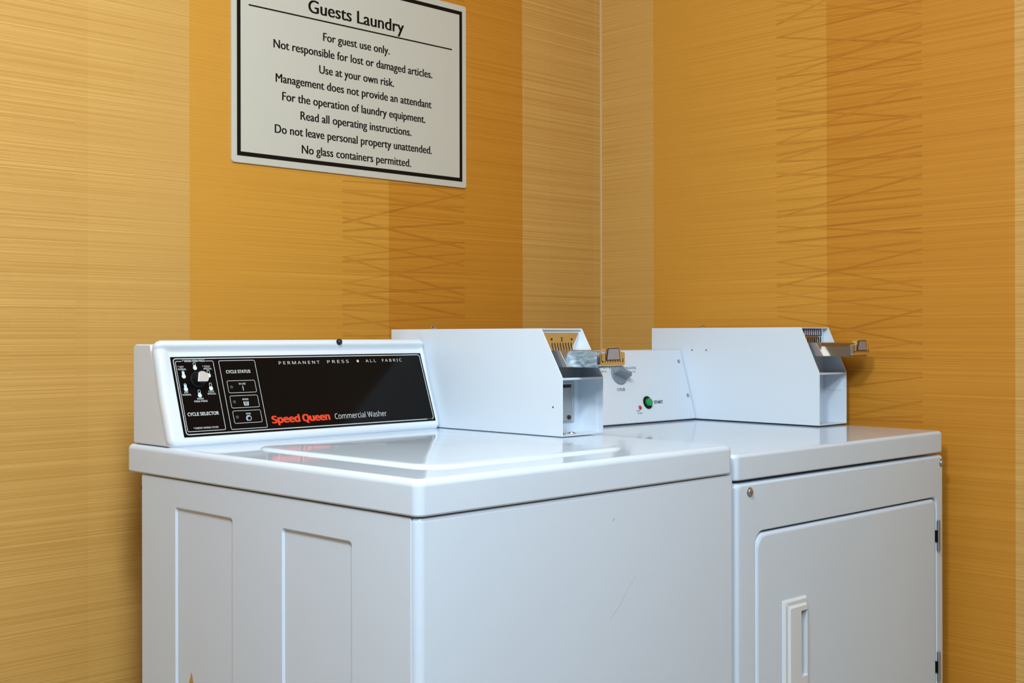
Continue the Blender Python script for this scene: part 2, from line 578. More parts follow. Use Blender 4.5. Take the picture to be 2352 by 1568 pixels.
# ------------------------------------------------------------------ coin meter (shared by both machines)
def coin_meter(parent, org, w, yt, D, zm, zt, slide_dz, kind):
    """housing with open, slanted front; org = lower front left corner in the parent's space"""
    t = 0.0024
    O = Vector(org)
    def done(name, bm, m, par, smooth=35):
        bmesh.ops.translate(bm, verts=bm.verts, vec=O)
        return obj(name, bm, m, par, smooth)
    bm = bmesh.new()
    side = [(0, 0.0), (0, zm), (yt, zt), (D, zt), (D, 0.0)]
    for xa, xb in ((0, t), (w - t, w)):
        a = [bm.verts.new((xa, y, z)) for y, z in side]
        b = [bm.verts.new((xb, y, z)) for y, z in side]
        bm.faces.new(a)
        bm.faces.new(list(reversed(b)))
        for k in range(5):
            bm.faces.new((a[k], b[k], b[(k + 1) % 5], a[(k + 1) % 5]))
    bmesh.ops.recalc_face_normals(bm, faces=bm.faces)
    bmesh.ops.bevel(bm, geom=[e for e in bm.edges], offset=0.0006, segments=2, affect='EDGES')
    box(bm, (t * 0.6, yt, zt - t), (w - t * 0.6, D, zt - 0.0002), 0.0004, 1)      # top
    box(bm, (t * 0.6, D - t, 0), (w - t * 0.6, D - 0.0003, zt - 0.001), 0.0004, 1)  # back
    box(bm, (t * 0.6, 0.0004, 0.0), (w - t * 0.6, D, 0.002), 0.0004, 1)          # bottom
    box(bm, (t * 0.6, 0.0002, zm - 0.0042), (w - t * 0.6, 0.0024, zm - 0.0004), 0.0006, 2)  # front lip of the shelf
    box(bm, (t * 0.6, 0.001, zm - 0.003), (w - t * 0.6, 0.054, zm - 0.0012), 0.0003, 1)   # shelf
    box(bm, (t * 0.6, 0.0535, 0.001), (w - t * 0.6, 0.0560, zt - 0.001), 0.0003, 1)      # inner partition
    box(bm, (t * 0.6, yt + 0.0002, zt - 0.0030), (w - t * 0.6, yt + 0.0022, zt - 0.0006), 0.0004, 1)  # lip of the top
    if kind == 'washer':
        box(bm, (w - t - 0.0012, 0.012, 0.002), (w - t + 0.0003, 0.0535, zm - 0.003), 0.0003, 1)
    else:
        box(bm, (w - t - 0.0010, 0.010, 0.070), (w - t + 0.0003, 0.0535, zm - 0.003), 0.0003, 1)
    hs = done('coin_box', bm, M['powder'], parent)
    # holes and screws on the visible side
    sf = frame((0, D, 0), (0, -1, 0), (0, 0, 1))   # normal faces -X
    if kind == 'washer':
        bm = bmesh.new()
        f = sub(sf, D - 0.0215, 0.0497)
        disc_stack(bm, f, [(0.0017, 0.0001), (0.0014, 0.0003), (0.0004, 0.0002)], 14)
        done('side_hole_shade', bm, M['dark'], hs)  # dark disc stands in for the shade inside a small hole
    else:
        for yy in (0.331, 0.2915):
            bm = bmesh.new()
            disc_stack(bm, sub(sf, D - yy, 0.155), [(0.0024, 0.0), (0.0022, 0.0006), (0.0012, 0.0010)], 16)
            done('rivet', bm, M['steel'], hs)
    # lock cylinder on the roof
    bm = bmesh.new()
    f = frame((w * 0.5, D * 0.86 if kind == 'washer' else D * 0.76, zt), (1, 0, 0), (0, 1, 0))
    disc_stack(bm, f, [(0.0075, -0.001), (0.0075, 0.002), (0.0048, 0.0025), (0.0048, 0.0055), (0.0040, 0.0062)], 24)
    done('lock_cylinder', bm, M['chrome'], hs)
    dz = slide_dz
    # coin plate: bright plate behind the slide
    pf = frame((0, 0.0532, 0), (1, 0, 0), (0, 0, 1))  # normal -Y
    cx = 0.0540
    if kind == 'washer':
        bm = bmesh.new()
        zb_, zt2 = 0.152, 0.1770
        poly = [(cx - .036, zb_ - .008), (cx + .036, zb_ - .008), (cx + .036, zb_), (cx + .040, zb_ + .010), (cx + .0465, zt2 - .006), (cx + .0455, zt2 - .001),
                (cx + .043, zt2), (cx - .043, zt2), (cx - .0455, zt2 - .001), (cx - .0465, zt2 - .006), (cx - .040, zb_ + .010), (cx - .036, zb_)]
        inn = [(cx + (x - cx) * .985, z + (0.161 - z) * .03) for x, z in poly]
        loft(bm, [xf(poly, pf, 0.0), xf(poly, pf, 0.0018), xf(inn, pf, 0.0024)])
        cp = done('coin_plate', bm, M['chrome'], hs)
        bm = bmesh.new()
        for k in range(8):
            xx = cx - 0.0245 + 0.0070 * k
            flat(bm, rr(xx - .0011, xx + .0011, zb_ + .0010, zb_ + .0075, .001, 3), pf, 0.0027)
        for k in range(8):  # slanted dark bars draw the wavy reflection below the slots
            xx = cx - 0.0245 + 0.0070 * k
            bar(bm, xx, zb_ + .0020, xx + .0028, zb_ - .0030, .0019, pf, 0.0027)
            bar(bm, xx + .0028, zb_ - .0028, xx + .0022, zb_ - .0062, .0019, pf, 0.0027)
        for xx in (cx - .026, cx + .026):
            flat(bm, circ(xx, zt2 - .0115, .0022, 14), pf, 0.0027)
        done('coin_slot', bm, M['dark'], cp, 0)
        bm = bmesh.new()
        write(bm, '2', pf, cx - .0022, cx + .0022, zt2 - .0150, .0068, 0.0028, bold=0.0003)
        done('lettering', bm, M['dark'], hs, 0)
    else:
        zb_ = 0.148 + dz - 0.002
        bm = bmesh.new()
        pl = rr(cx - .040, cx + .040, zb_ - .002, zb_ + .0335, .004)
        loft(bm, [xf(pl, pf, 0.0), xf(pl, pf, 0.0018)])
        cp = done('coin_plate', bm, M['chrome'], hs)
        bm = bmesh.new()
        outer = rr(cx - .036, cx + .036, zb_ + .0135, zb_ + .0315, .0025)
        flat(bm, outer, pf, 0.0022, 0)
        for k in range(8):
            xx = cx - 0.0280 + 0.0080 * k
            flat(bm, rr(xx - .0022, xx + .0022, zb_ + .0158, zb_ + .0292, .002, 3), pf, 0.0025, 1)
        done('price_label', bm, [M['blue'], M['pale']], cp, 0)
        bm = bmesh.new()
        for k in range(8):
            xx = cx - 0.0240 + 0.0080 * k
            flat(bm, rr(xx - .0016, xx + .0016, zb_ + .0005, zb_ + .0125, .001, 3), pf, 0.0025)
        done('coin_slot', bm, M['dark'], cp, 0)
    # slide: base block with slanted face, arm, and the push handle
    za, zb2 = 0.1185 + dz, 0.1460 + dz
    bm = bmesh.new()
    prof = [(-0.005, za - 0.0005), (0.0535, za - 0.0005), (0.0535, zb2 + 0.0005), (0.0140, zb2 + 0.0005)]
    a = [bm.verts.new((0.009, y, z)) for y, z in prof]
    b = [bm.verts.new((0.0985, y, z)) for y, z in prof]
    bm.faces.new(a)
    bm.faces.new(list(reversed(b)))
    for k in range(4):
        bm.faces.new((a[k], b[k], b[(k + 1) % 4], a[(k + 1) % 4]))
    bmesh.ops.recalc_face_normals(bm, faces=bm.faces)
    bmesh.ops.bevel(bm, geom=list(bm.edges), offset=0.0008, segments=2, affect='EDGES')
    done('slide_body', bm, M['steel'], hs)
    bm = bmesh.new()
    # arm: trough with a sloped upper flank
    def arm_sec(y, grow=0.0):
        return [Vector((x, y, z)) for x, z in ((0.0225, za), (0.0890, za), (0.0890, zb2 - .004), (0.0865, zb2 - 0.0005),
                (0.0290, zb2 - 0.0005), (0.0225, zb2 - .0075))]
    loft(bm, [arm_sec(0.012), arm_sec(-0.0585)], cap0=True)
    bmesh.ops.bevel(bm, geom=list(bm.edges), offset=0.0006, segments=2, affect='EDGES')
    box(bm, (0.0236, -0.0580, za - 0.0008), (0.0880, 0.010, za + 0.0006), 0.0003, 1)
    done('coin_slide', bm, M['zinc'] if kind == 'washer' else M['nickel'], hs)
    # handle plate, faces forward
    hf = frame((0, -0.0590, 0), (1, 0, 0), (0, 0, 1))
    zl = za + 0.0025
    bm = bmesh.new()
    hx = 0.0555
    shape = rr(hx - .0325, hx + .0325, zl, zl + .0225, .0022, 4)
    si = rr(hx - .0317, hx + .0317, zl + .0008, zl + .0217, .0018, 4)
    loft(bm, [xf(shape, hf, -0.001), xf(shape, hf, 0.0052), xf(si, hf, 0.0060)], cap0=True)
    tab = [(hx - .0195, zl + .010), (hx + .0195, zl + .010), (hx + .0180, zl + .0295), (hx + .0150, zl + .0320), (hx - .0150, zl + .0320), (hx - .0180, zl + .0295)]
    ti = [(hx + (x - hx) * .95, z - .0006) for x, z in tab]
    loft(bm, [xf(tab, hf, -0.004), xf(tab, hf, 0.0066), xf(ti, hf, 0.0074)], cap0=True)
    hd = done('slide_handle', bm, M['chrome'], hs)
    bm = bmesh.new()
    lab = [(hx - .0186, zl + .0085), (hx + .0176, zl + .0085), (hx + .0150, zl + .0292), (hx + .0120, zl + .0302), (hx - .0145, zl + .0296)]
    lin = [(hx - .0166, zl + .0103), (hx + .0158, zl + .0103), (hx + .0136, zl + .0280), (hx + .0112, zl + .0288), (hx - .0132, zl + .0282)]
    flat(bm, lab, hf, 0.0078, 0)
    flat(bm, lin, hf, 0.0081, 1)
    for k in range(9):
        xx = hx - .0262 + .0066 * k
        flat(bm, circ(xx, zl + .0070, .0012 if k else .0017, 10), hf, 0.0063, 2)
    bar(bm, hx - .0285, zl + .0075, hx - .0285, zl + .019, .0010, hf, 0.0063, 2)
    bar(bm, hx + .0265, zl + .0075, hx + .0265, zl + .012, .0016, hf, 0.0063, 2)
    done('handle_label', bm, [M['purple'], M['label'], M['dark']], hs, 0)
    if kind == 'washer':
        # steel money vault door and the fixing screws on the bottom
        vf = frame((0, 0.0534, 0), (1, 0, 0), (0, 0, 1))
        bm = bmesh.new()
        o1 = rr(.006, .0870, .0185, .0905, .004)
        i1 = rr(.009, .0830, .0215, .0870, .003)
        loft(bm, [xf(o1, vf, 0.0), xf(o1, vf, 0.0020), xf(rr(.0075, .0852, .02, .089, .0035), vf, 0.0024), xf(i1, vf, 0.0006)])
        vd = done('vault_door', bm, M['vault'], hs)
        bm = bmesh.new()
        disc_stack(bm, sub(vf, .0740, .0275), [(.0040, .0005), (.0038, .003), (.0020, .0034)], 16)
        done('vault_lock', bm, M['dark'], hs)
        bm = bmesh.new()
        flat(bm, rr(.010, .0800, .0800, .0855, .001, 3), vf, .0010)
        done('vault_slot', bm, M['dark'], hs, 0)
        bf = frame((0, 0, 0.002), (1, 0, 0), (0, 1, 0))
        for xx, yy in ((.0520, .026), (.0250, .026)):
            bm = bmesh.new()
            disc_stack(bm, sub(bf, xx, yy), [(.0080, 0.0), (.0075, .001), (.0045, .0012), (.004, .0024), (.001, .0028)], 18)
            done('bolt', bm, M['steel'], hs)
    return hs

# ------------------------------------------------------------------ washer
washer = empty('washing_machine', (0.0, 0.0, 0.0))
tag(washer, 'white top-loading coin washer with black control panel, nearest the camera', 'washing machine')
# cabinet with two pressed panels in its left side
bm = bmesh.new()
LF = frame((0.003, 0.6843, 0), (0, -1, 0), (0, 0, 1))   # normal -X, u runs towards the front
U = lambda y: 0.6843 - y
W_ = U(0.0160)
outer = rr(0.0015, W_ - 0.0015, 0.06, 0.8670, 0.003, 4)
ob = rr(0.0, W_, 0.0585, 0.8685, 0.004, 4)
holes = []
for y0, y1 in ((0.1337, 0.2909), (0.4154, 0.5787)):
    holes.append((U(y1), U(y0)))
rows = plate_with_holes(bm, xf(outer, LF, 0.0), [xf(rr(a, b, 0.10, 0.8265, 0.006, 5), LF, 0.0) for a, b in holes])
extend(bm, rows[0], [xf(ob, LF, -0.0012), xf(ob, LF, -0.012)], cap=False)
for (a, b), row in zip(holes, rows[1:]):
    lp = []
    for ins, d in ((0.0006, -0.0003), (0.0030, -0.0028), (0.0036, -0.0032)):
        lp.append(xf(rr(a + ins, b - ins, 0.10 + ins, 0.8265 - ins, 0.006, 5), LF, d))
    extend(bm, row, lp)
bmesh.ops.recalc_face_normals(bm, faces=bm.faces)
box(bm, (0.012, 0.0155, 0.03), (0.659, 0.684, 0.866), 0.003, 2)
cab = obj('cabinet', bm, M['enamel'], washer)
bm = bmesh.new()
box(bm, (0.0024, 0.6826, 0.8440), (0.0050, 0.6852, 0.8500), 0.0005, 1)
obj('hole', bm, M['dark'], cab, 0)
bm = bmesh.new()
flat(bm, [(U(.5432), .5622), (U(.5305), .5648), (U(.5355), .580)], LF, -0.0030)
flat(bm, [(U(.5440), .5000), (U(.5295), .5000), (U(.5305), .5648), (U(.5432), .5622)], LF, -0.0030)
obj('orange_mark', bm, M['orange_matte'], cab, 0)  # small orange wedge inside the rear pressed panel
# front panel, wraps the corner with a rounded edge
bm = bmesh.new()
fo = rr(0.003, 0.6618, 0.0030, 0.0150, 0.0118, 7, rs=(0.0112, 0.010, 0.0004, 0.0004))
fi = rr(0.006, 0.6588, 0.0060, 0.0146, 0.009, 7, rs=(0.008, 0.008, 0.0004, 0.0004))
f2 = rr(0.0042, 0.6606, 0.0042, 0.0149, 0.0118, 7, rs=(0.0102, 0.0094, 0.0004, 0.0004))
up3 = lambda pts, z: [Vector((x, y, z)) for x, y in pts]
loft(bm, [up3(fi, 0.03), up3(fo, 0.034), up3(fo, 0.8625), up3(f2, 0.8668), up3(fi, 0.8683)], cap0=True)
fp = obj('front_panel', bm, M['enamel'], washer)
FF = frame((0, 0.0030, 0), (1, 0, 0), (0, 0, 1))
bm = bmesh.new()
bar(bm, 0.3640, 0.8268, 0.3668, 0.8296, 0.0007, FF, 0.0001)
bar(bm, 0.3668, 0.8296, 0.3676, 0.8292, 0.0006, FF, 0.0001)
obj('scuff_mark', bm, M['dark'], fp, 0)
bm = bmesh.new()
pts_ = [(0.3560, 0.6880), (0.3790, 0.7050), (0.3970, 0.7260), (0.4150, 0.7420)]
for a, b in zip(pts_, pts_[1:]):
    bar(bm, *a, *b, 0.0005, FF, 0.0001)
obj('scratch', bm, M['scratch'], fp, 0)
bm = bmesh.new()
box(bm, (0.02, 0.03, 0.0), (0.64, 0.66, 0.06), 0.004, 2)
obj('plinth', bm, M['dark'], washer)
# top panel
bm = bmesh.new()
def rbox_loops(x0, x1, y0, y1, z0, z1, rv, rt, rb, n=6):
    L_ = []
    for k in range(n + 1):
        a = 0.5 * PI * (1 - k / n)
        ins = rb * (1 - math.cos(a))
        L_.append((ins, z0 + rb * (1 - math.sin(a)))) if False else None
    L_ = []
    for k in range(n + 1):
        a = 0.5 * PI * k / n
        L_.append((rb * (1 - math.sin(a)), z0 + rb * (1 - math.cos(a))))
    for k in range(n + 1):
        a = 0.5 * PI * k / n
        L_.append((rt * (1 - math.cos(a)), z1 - rt * (1 - math.sin(a))))
    return [[Vector((x, y, z)) for x, y in rr(x0 + i, x1 - i, y0 + i, y1 - i, max(rv - i * 0.6, 0.002), 7)] for i, z in L_]
loft(bm, rbox_loops(0.0, 0.655, 0.0, 0.7306, 0.870, 0.9157, 0.0125, 0.0095, 0.0035), cap0=True)
tp = obj('top_panel', bm, M['enamel'], washer, 40)
# lid: raised door with a soft rolled edge
bm = bmesh.new()
lp = []
for ins, z in ((-0.0010, 0.9150), (0.0, 0.9158), (0.0006, 0.9170), (0.0020, 0.9182), (0.0042, 0.9190), (0.0075, 0.9195), (0.012, 0.9197)):
    lp.append([Vector((x, y, z)) for x, y in rr(0.088 + ins, 0.500 - ins, 0.078 + ins, 0.505 - ins, 0.045 - ins * 0.7, 10)])
# gently crowned sheet metal
for k in range(1, 14):
    ins = 0.012 + 0.0134 * k
    loop_ = []
    for x, y in rr(0.088 + ins, 0.500 - ins, 0.078 + ins, 0.505 - ins, max(0.0366 - ins * 0.12, 0.006), 10):
        fx = 1 - ((x - 0.294) / 0.194) ** 2
        fy = 1 - ((y - 0.2915) / 0.2015) ** 2
        loop_.append(Vector((x, y, 0.9197 + 0.0032 * max(fx, 0) ** 0.6 * max(fy, 0))))
    lp.append(loop_)
loft(bm, lp)
obj('lid', bm, M['enamel'], washer, 60)
# console
CFm = frame((0, 0.588, 0.9157), (1, 0, 0), (0, 0.33489, 0.94226))   # normal faces front and a little up
bm = bmesh.new()
def round_poly(pts, rad, n=5):
    out = []
    for k, p in enumerate(pts):
        a, b = Vector(pts[k - 1]), Vector(pts[(k + 1) % len(pts)])
        p = Vector(p)
        ra = (a - p).normalized()
        rb = (b - p).normalized()
        h = ra.angle(rb) / 2
        t_ = rad[k] / math.tan(h)
        c_ = p + (ra + rb).normalized() * (rad[k] / math.sin(h))
        s0, s1 = p + ra * t_ - c_, p + rb * t_ - c_
        w_ = s0.angle(s1)
        for q in range(n + 1):
            f_ = q / n
            v_ = s0 * (math.sin((1 - f_) * w_) / math.sin(w_)) + s1 * (math.sin(f_ * w_) / math.sin(w_))
            out.append(tuple(c_ + v_))
    return out
def prof_in(d):
    return round_poly([(0.6005 + d, 0.9163 + d), (0.7130 - d, 0.9163 + d), (0.7130 - d, 1.0762 - d), (0.6575 + d, 1.0762 - d)],
                      [0.001, 0.002, 0.009 - d, 0.001])
loft(bm, [[Vector((x, y, z)) for y, z in prof_in(d)] for x, d in
          ((0.0040, 0.0024), (0.0044, 0.0012), (0.0056, 0.0003), (0.0070, 0.0), (0.5580, 0.0), (0.5600, 0.001))], cap0=True)
con = obj('console', bm, M['powder'], washer)
# console face: rounded edge, raised rim along the top
def sstep(a, b, x):
    t = min(max((x - a) / (b - a), 0), 1)
    return t * t * (3 - 2 * t)
u0, u1, v0, v1, cr, er = 0.0030, 0.5615, 0.0012, 0.1768, 0.013, 0.0095
us, vsl = [], []
def grid(a, b, fine):
    g = [a + fine * (k / 8) ** 1.6 for k in range(9)]
    g += [a + fine + (b - a - 2 * fine) * k / 20 for k in range(1, 20)]
    g += [b - fine * (1 - k / 8) ** 1.6 if k < 8 else b for k in range(9)]
    return sorted(set(round(q, 6) for q in g))
us = sorted(set(grid(u0, u1, 0.014) + [0.02, 0.023, 0.026, 0.03, 0.545, 0.549, 0.553]))
vsl = sorted(set(grid(v0, v1, 0.013) + [0.151, 0.1535, 0.155, 0.1565, 0.158, 0.160, 0.162, 0.164, 0.1655, 0.167, 0.1685, 0.170]))
def face_pt(u, v):
    # pull points outside the rounded corner onto it
    cu_ = min(max(u, u0 + cr), u1 - cr)
    cv_ = min(max(v, v0 + cr), v1 - cr)
    du, dv = u - cu_, v - cv_
    q = math.hypot(du, dv)
    if q > cr:
        du, dv = du * cr / q, dv * cr / q
        q = cr
    u, v = cu_ + du, cv_ + dv
    tdist = (cr - q) if (du or dv) else min(u - u0, u1 - u, v - v0, v1 - v)
    if du == 0 or dv == 0:
        tdist = min(u - u0, u1 - u, v - v0, v1 - v)
    d = 0.0
    if tdist < er:
        d = -(er - math.sqrt(max(er * er - (er - tdist) ** 2, 0)))
    rim = sstep(0.1560, 0.1672, v)
    rim = max(rim, 0.55 * (1 - sstep(0.014, 0.030, u)) * sstep(0.08, 0.155, v), 0.4 * sstep(0.548, 0.558, u) * sstep(0.08, 0.155, v))
    d += 0.0085 * rim
    return CFm[0] + CFm[1] * u + CFm[2] * v + CFm[3] * d
bm = bmesh.new()
gr = [[bm.verts.new(face_pt(u, v)) for u in us] for v in vsl]
for j in range(len(vsl) - 1):
    for i in range(len(us) - 1):
        bm.faces.new((gr[j][i], gr[j][i + 1], gr[j + 1][i + 1], gr[j + 1][i]))
loop = gr[0][:] + [r_[-1] for r_ in gr[1:]] + gr[-1][-2::-1] + [r_[0] for r_ in gr[-2:0:-1]]
extend(bm, loop, [[v.co - CFm[3] * 0.0045 for v in loop]], cap=False)
bmesh.ops.remove_doubles(bm, verts=bm.verts, dist=0.00001)
cf = obj('console_face', bm, M['plastic'], con, 60)
# bumper on the rim
bm = bmesh.new()
bmesh.ops.create_uvsphere(bm, u_segments=20, v_segments=12, radius=0.0056)
for v in bm.verts:
    v.co = CFm[0] + CFm[1] * (0.3585 + v.co.x) + CFm[2] * (0.1690 + v.co.y) + CFm[3] * (0.0100 + v.co.z)
obj('rubber_bumper', bm, M['rubber'], con, 60)
# black control panel with its graphics
bm = bmesh.new()
pz = 0.0009
po = rr(0.0272, 0.5489, 0.0158, 0.1486, 0.0012, 3)
loft(bm, [xf(po, CFm, -0.001), xf(po, CFm, pz)])
cp = obj('control_panel', bm, M['panel'], washer)
gz = pz + 0.0002
bm = bmesh.new()
outline(bm, 0.0308, 0.5460, 0.0188, 0.1462, 0.0055, 0.0016, CFm, gz)
b1 = (0.0342, 0.1034, 0.0238, 0.1414)
# cycle selector frame, open at the top for its words
tt = 0.0010
outline_pts = rr(b1[0], b1[1], b1[2], b1[3], 0.003, 4)
inner_pts = rr(b1[0] + tt, b1[1] - tt, b1[2] + tt, b1[3] - tt, 0.002, 4)
n = len(outline_pts)
for k in range(n):
    a, b = outline_pts[k], outline_pts[(k + 1) % n]
    ai, bi = inner_pts[k], inner_pts[(k + 1) % n]
    if abs(a[1] - b1[3]) < 1e-5 and abs(b[1] - b1[3]) < 1e-5 and abs(a[0] - b[0]) > 0.02:
        flat(bm, [a, (0.0885, b1[3]), (0.0885, b1[3] - tt), ai], CFm, gz)
        flat(bm, [(0.0462, b1[3]), b, bi, (0.0462, b1[3] - tt)], CFm, gz)
    else:
        flat(bm, [a, b, bi, ai], CFm, gz)
outline(bm, 0.1127, 0.1822, 0.0231, 0.1413, 0.003, 0.0010, CFm, gz)
for a in ((0.1210, 0.1746, 0.0848, 0.1062), (0.1210, 0.1745, 0.0590, 0.0804), (0.1210, 0.1744, 0.0330, 0.0547)):
    outline(bm, *a, 0.003, 0.0008, CFm, gz)
obj('panel_line', bm, M['print'], cp, 0)
S = dict(which='sans')

def words(par, m, *a, name='lettering', **k):
    bm = bmesh.new()
    write(bm, *a, **k)
    return obj(name, bm, m, par, smooth=0)

bm = bmesh.new()
flat(bm, circ(0.3975, 0.1354, 0.0026, 16), CFm, gz)
obj('bullet', bm, M['print'], cp, 0)
words(cp, M['print'], '* WARM PERM PRESS', CFm, 0.0474, 0.0878, 0.1397, 0.0036, gz, offset=0.03, **S)
words(cp, M['print'], '* HOT', CFm, 0.0372, 0.0480, 0.1304, 0.0027, gz, offset=0.03, **S)
words(cp, M['print'], 'NORMAL', CFm, 0.0371, 0.0521, 0.1264, 0.0027, gz, offset=0.03, **S)
words(cp, M['print'], '* COLD', CFm, 0.0815, 0.0952, 0.1304, 0.0027, gz, offset=0.03, **S)
words(cp, M['print'], 'SPECIAL', CFm, 0.0829, 0.0981, 0.1264, 0.0027, gz, offset=0.03, **S)
words(cp, M['print'], 'HOT', CFm, 0.0410, 0.0485, 0.0878, 0.0027, gz, offset=0.03, **S)
words(cp, M['print'], 'NORMAL', CFm, 0.0371, 0.0527, 0.0838, 0.0027, gz, offset=0.03, **S)
words(cp, M['print'], 'COLD', CFm, 0.0842, 0.0946, 0.0878, 0.0027, gz, offset=0.03, **S)
words(cp, M['print'], 'SPECIAL', CFm, 0.0820, 0.0975, 0.0838, 0.0027, gz, offset=0.03, **S)
words(cp, M['print'], 'WARM', CFm, 0.0615, 0.0733, 0.0762, 0.0028, gz, offset=0.03, **S)
words(cp, M['print'], 'PERM PRESS', CFm, 0.0557, 0.0796, 0.0720, 0.0028, gz, offset=0.03, **S)
words(cp, M['print'], 'CYCLE SELECTOR', CFm, 0.0397, 0.0957, 0.0500, 0.0052, gz, offset=0.05, **S)
words(cp, M['print'], 'CYCLE STATUS', CFm, 0.1232, 0.1697, 0.1190, 0.0050, gz, offset=0.05, **S)
words(cp, M['print'], '* ENERGY SAVING CYCLES', CFm, 0.0456, 0.0904, 0.0280, 0.0028, gz, offset=0.03, **S)
words(cp, M['print'], 'P E R M A N E N T', CFm, 0.2287, 0.3135, 0.1322, 0.0053, gz, offset=0.012, **S)
words(cp, M['print'], 'P R E S S', CFm, 0.3300, 0.3770, 0.1326, 0.0053, gz, offset=0.012, **S)
words(cp, M['print'], 'A L L', CFm, 0.4150, 0.4390, 0.1328, 0.0053, gz, offset=0.012, **S)
words(cp, M['print'], 'F A B R I C', CFm, 0.4535, 0.4996, 0.1330, 0.0053, gz, offset=0.012, **S)
words(cp, M['print'], 'Commercial Washer', CFm, 0.3216, 0.4366, 0.0304, 0.0098, gz, **S)
words(cp, M['print'], 'IN USE', CFm, 0.1429, 0.1558, 0.0988, 0.0028, gz, offset=0.03, **S, name='lettering')
words(cp, M['print'], 'RINSE', CFm, 0.1441, 0.1555, 0.0720, 0.0028, gz, offset=0.03, **S, name='lettering')
words(cp, M['print'], 'SPIN', CFm, 0.1455, 0.1544, 0.0472, 0.0028, gz, offset=0.03, **S, name='lettering')
bm = bmesh.new()
flat(bm, [(0.5290, 0.0180), (0.5405, 0.0180), (0.5405, 0.0212), (0.5290, 0.0212)], CFm, gz + 0.0001)
obj('line_break', bm, M['panel'], cp, 0)
words(cp, M['print_dim'], '39187', CFm, 0.5296, 0.5398, 0.0186, 0.0019, gz + .0002, **S)
words(cp, M['red'], 'Speed', CFm, 0.1922, 0.2490, 0.0300, 0.0118, gz, bold=0.0006, fat=0.0013, **S, name='lettering')
words(cp, M['red'], 'Queen', CFm, 0.2535, 0.3113, 0.0300, 0.0118, gz, bold=0.0006, fat=0.0013, **S, name='lettering')
bm = bmesh.new()
bar(bm, 0.1495, 0.0968, 0.1495, 0.0887, 0.0011, CFm, gz)
# basin
bas = [(0.1447, 0.0694), (0.1462, 0.0694), (0.1470, 0.0640), (0.1528, 0.0640), (0.1536, 0.0694), (0.1551, 0.0694), (0.1548, 0.0685), (0.1540, 0.0628), (0.1458, 0.0628), (0.1450, 0.0685)]
obj('status_icon', bm, M['icon'], cp, 0)
bm = bmesh.new()
flat(bm, bas, CFm, gz)
for q in range(3):
    for k in range(6):
        xa = 0.1468 + 0.0011 * k
        zz = 0.0688 - 0.0016 * q
        bar(bm, xa, zz + (0.0005 if k % 2 else -0.0005), xa + 0.0011, zz + (-0.0005 if k % 2 else 0.0005), 0.0005, CFm, gz)
# spin spiral
obj('status_icon', bm, M['icon'], cp, 0)
bm = bmesh.new()
prev = None
for k in range(40):
    a = math.radians(230 - k * 13.5)
    r_ = 0.0052 - 0.00007 * k if k < 27 else 0.0033
    r_ = 0.0053 - 0.000062 * k
    p = (0.1499 + r_ * math.cos(a), 0.0409 + r_ * math.sin(a))
    if prev:
        bar(bm, *prev, *p, 0.0009, CFm, gz)
    prev = p
# thermometers
obj('status_icon', bm, M['icon'], cp, 0)
def thermo(x, y, fill):
    bm = bmesh.new()
    flat(bm, circ(x, y - 0.0030, 0.0036, 18), CFm, gz)
    outline(bm, x - 0.0023, x + 0.0023, y - 0.002, y + 0.0066, 0.0022, 0.0007, CFm, gz + .00004)
    flat(bm, rr(x - 0.0019, x + 0.0019, y - 0.002, y + fill, 0.0005, 3), CFm, gz + .00002)
    obj('thermometer_icon', bm, M['icon'], cp, 0)
for x, y, f in ((0.0453, 0.1188, 0.0046), (0.0679, 0.1325, 0.0018), (0.0905, 0.1192, -0.001), (0.0901, 0.0972, -0.001), (0.0676, 0.0860, 0.0018), (0.0449, 0.0973, 0.0046)):
    thermo(x, y, f)
for v in (0.0952, 0.0697, 0.0438):
    bm = bmesh.new()
    disc_stack(bm, sub(CFm, 0.1283, v), [(0.0029, pz), (0.0026, pz + 0.0006), (0.001, pz + 0.0008)], 16)
    obj('indicator_light', bm, M['led'], cp)
# selector knob with a bright D-shaped cap
kf = sub(CFm, 0.0680, 0.1090, pz)
bm = bmesh.new()
disc_stack(bm, kf, [(0.0135, 0.0), (0.0135, 0.003), (0.0116, 0.005), (0.0108, 0.017), (0.0098, 0.0182)], 32)
kn = obj('selector_knob', bm, M['black'], washer)
bm = bmesh.new()
Dsh = [(0.0100 * math.cos(math.radians(a)), -0.0010 + 0.0098 * math.sin(math.radians(a))) for a in range(-50, 131, 6)] + [(-0.0105, -0.0082)]
Di = [(p[0] * .93, p[1] * .93) for p in Dsh]
loft(bm, [xf(Dsh, kf, 0.0181), xf(Dsh, kf, 0.0192), xf(Di, kf, 0.0196)])
obj('knob_cap', bm, M['alu'], kn)
coin_meter(washer, (0.5635, 0.2845, 0.9168), 0.1064, 0.0498, 0.4560, 0.1003, 0.1845, 0.0, 'washer')

# ------------------------------------------------------------------ dryer
DO = Vector((0.67138, 0.00917, 0.0))
dryer = empty('tumble_dryer', DO, -0.023)
tag(dryer, 'white coin dryer with front door beside the right wall, farther from the camera', 'dryer')
DW, DD, DZT, DZB = 0.6967, 0.714, 0.8974, 0.8551
bm = bmesh.new()
box(bm, (0.003, 0.022, 0.03), (DW - 0.003, DD - 0.01, DZB - 0.004), 0.004, 2)
obj('cabinet', bm, M['enamel'], dryer)
bm = bmesh.new()
loft(bm, rbox_loops(0.0, DW, 0.0, DD, DZB, DZT, 0.0125, 0.0065, 0.003), cap0=True)
obj('top_panel', bm, M['enamel'], dryer, 40)
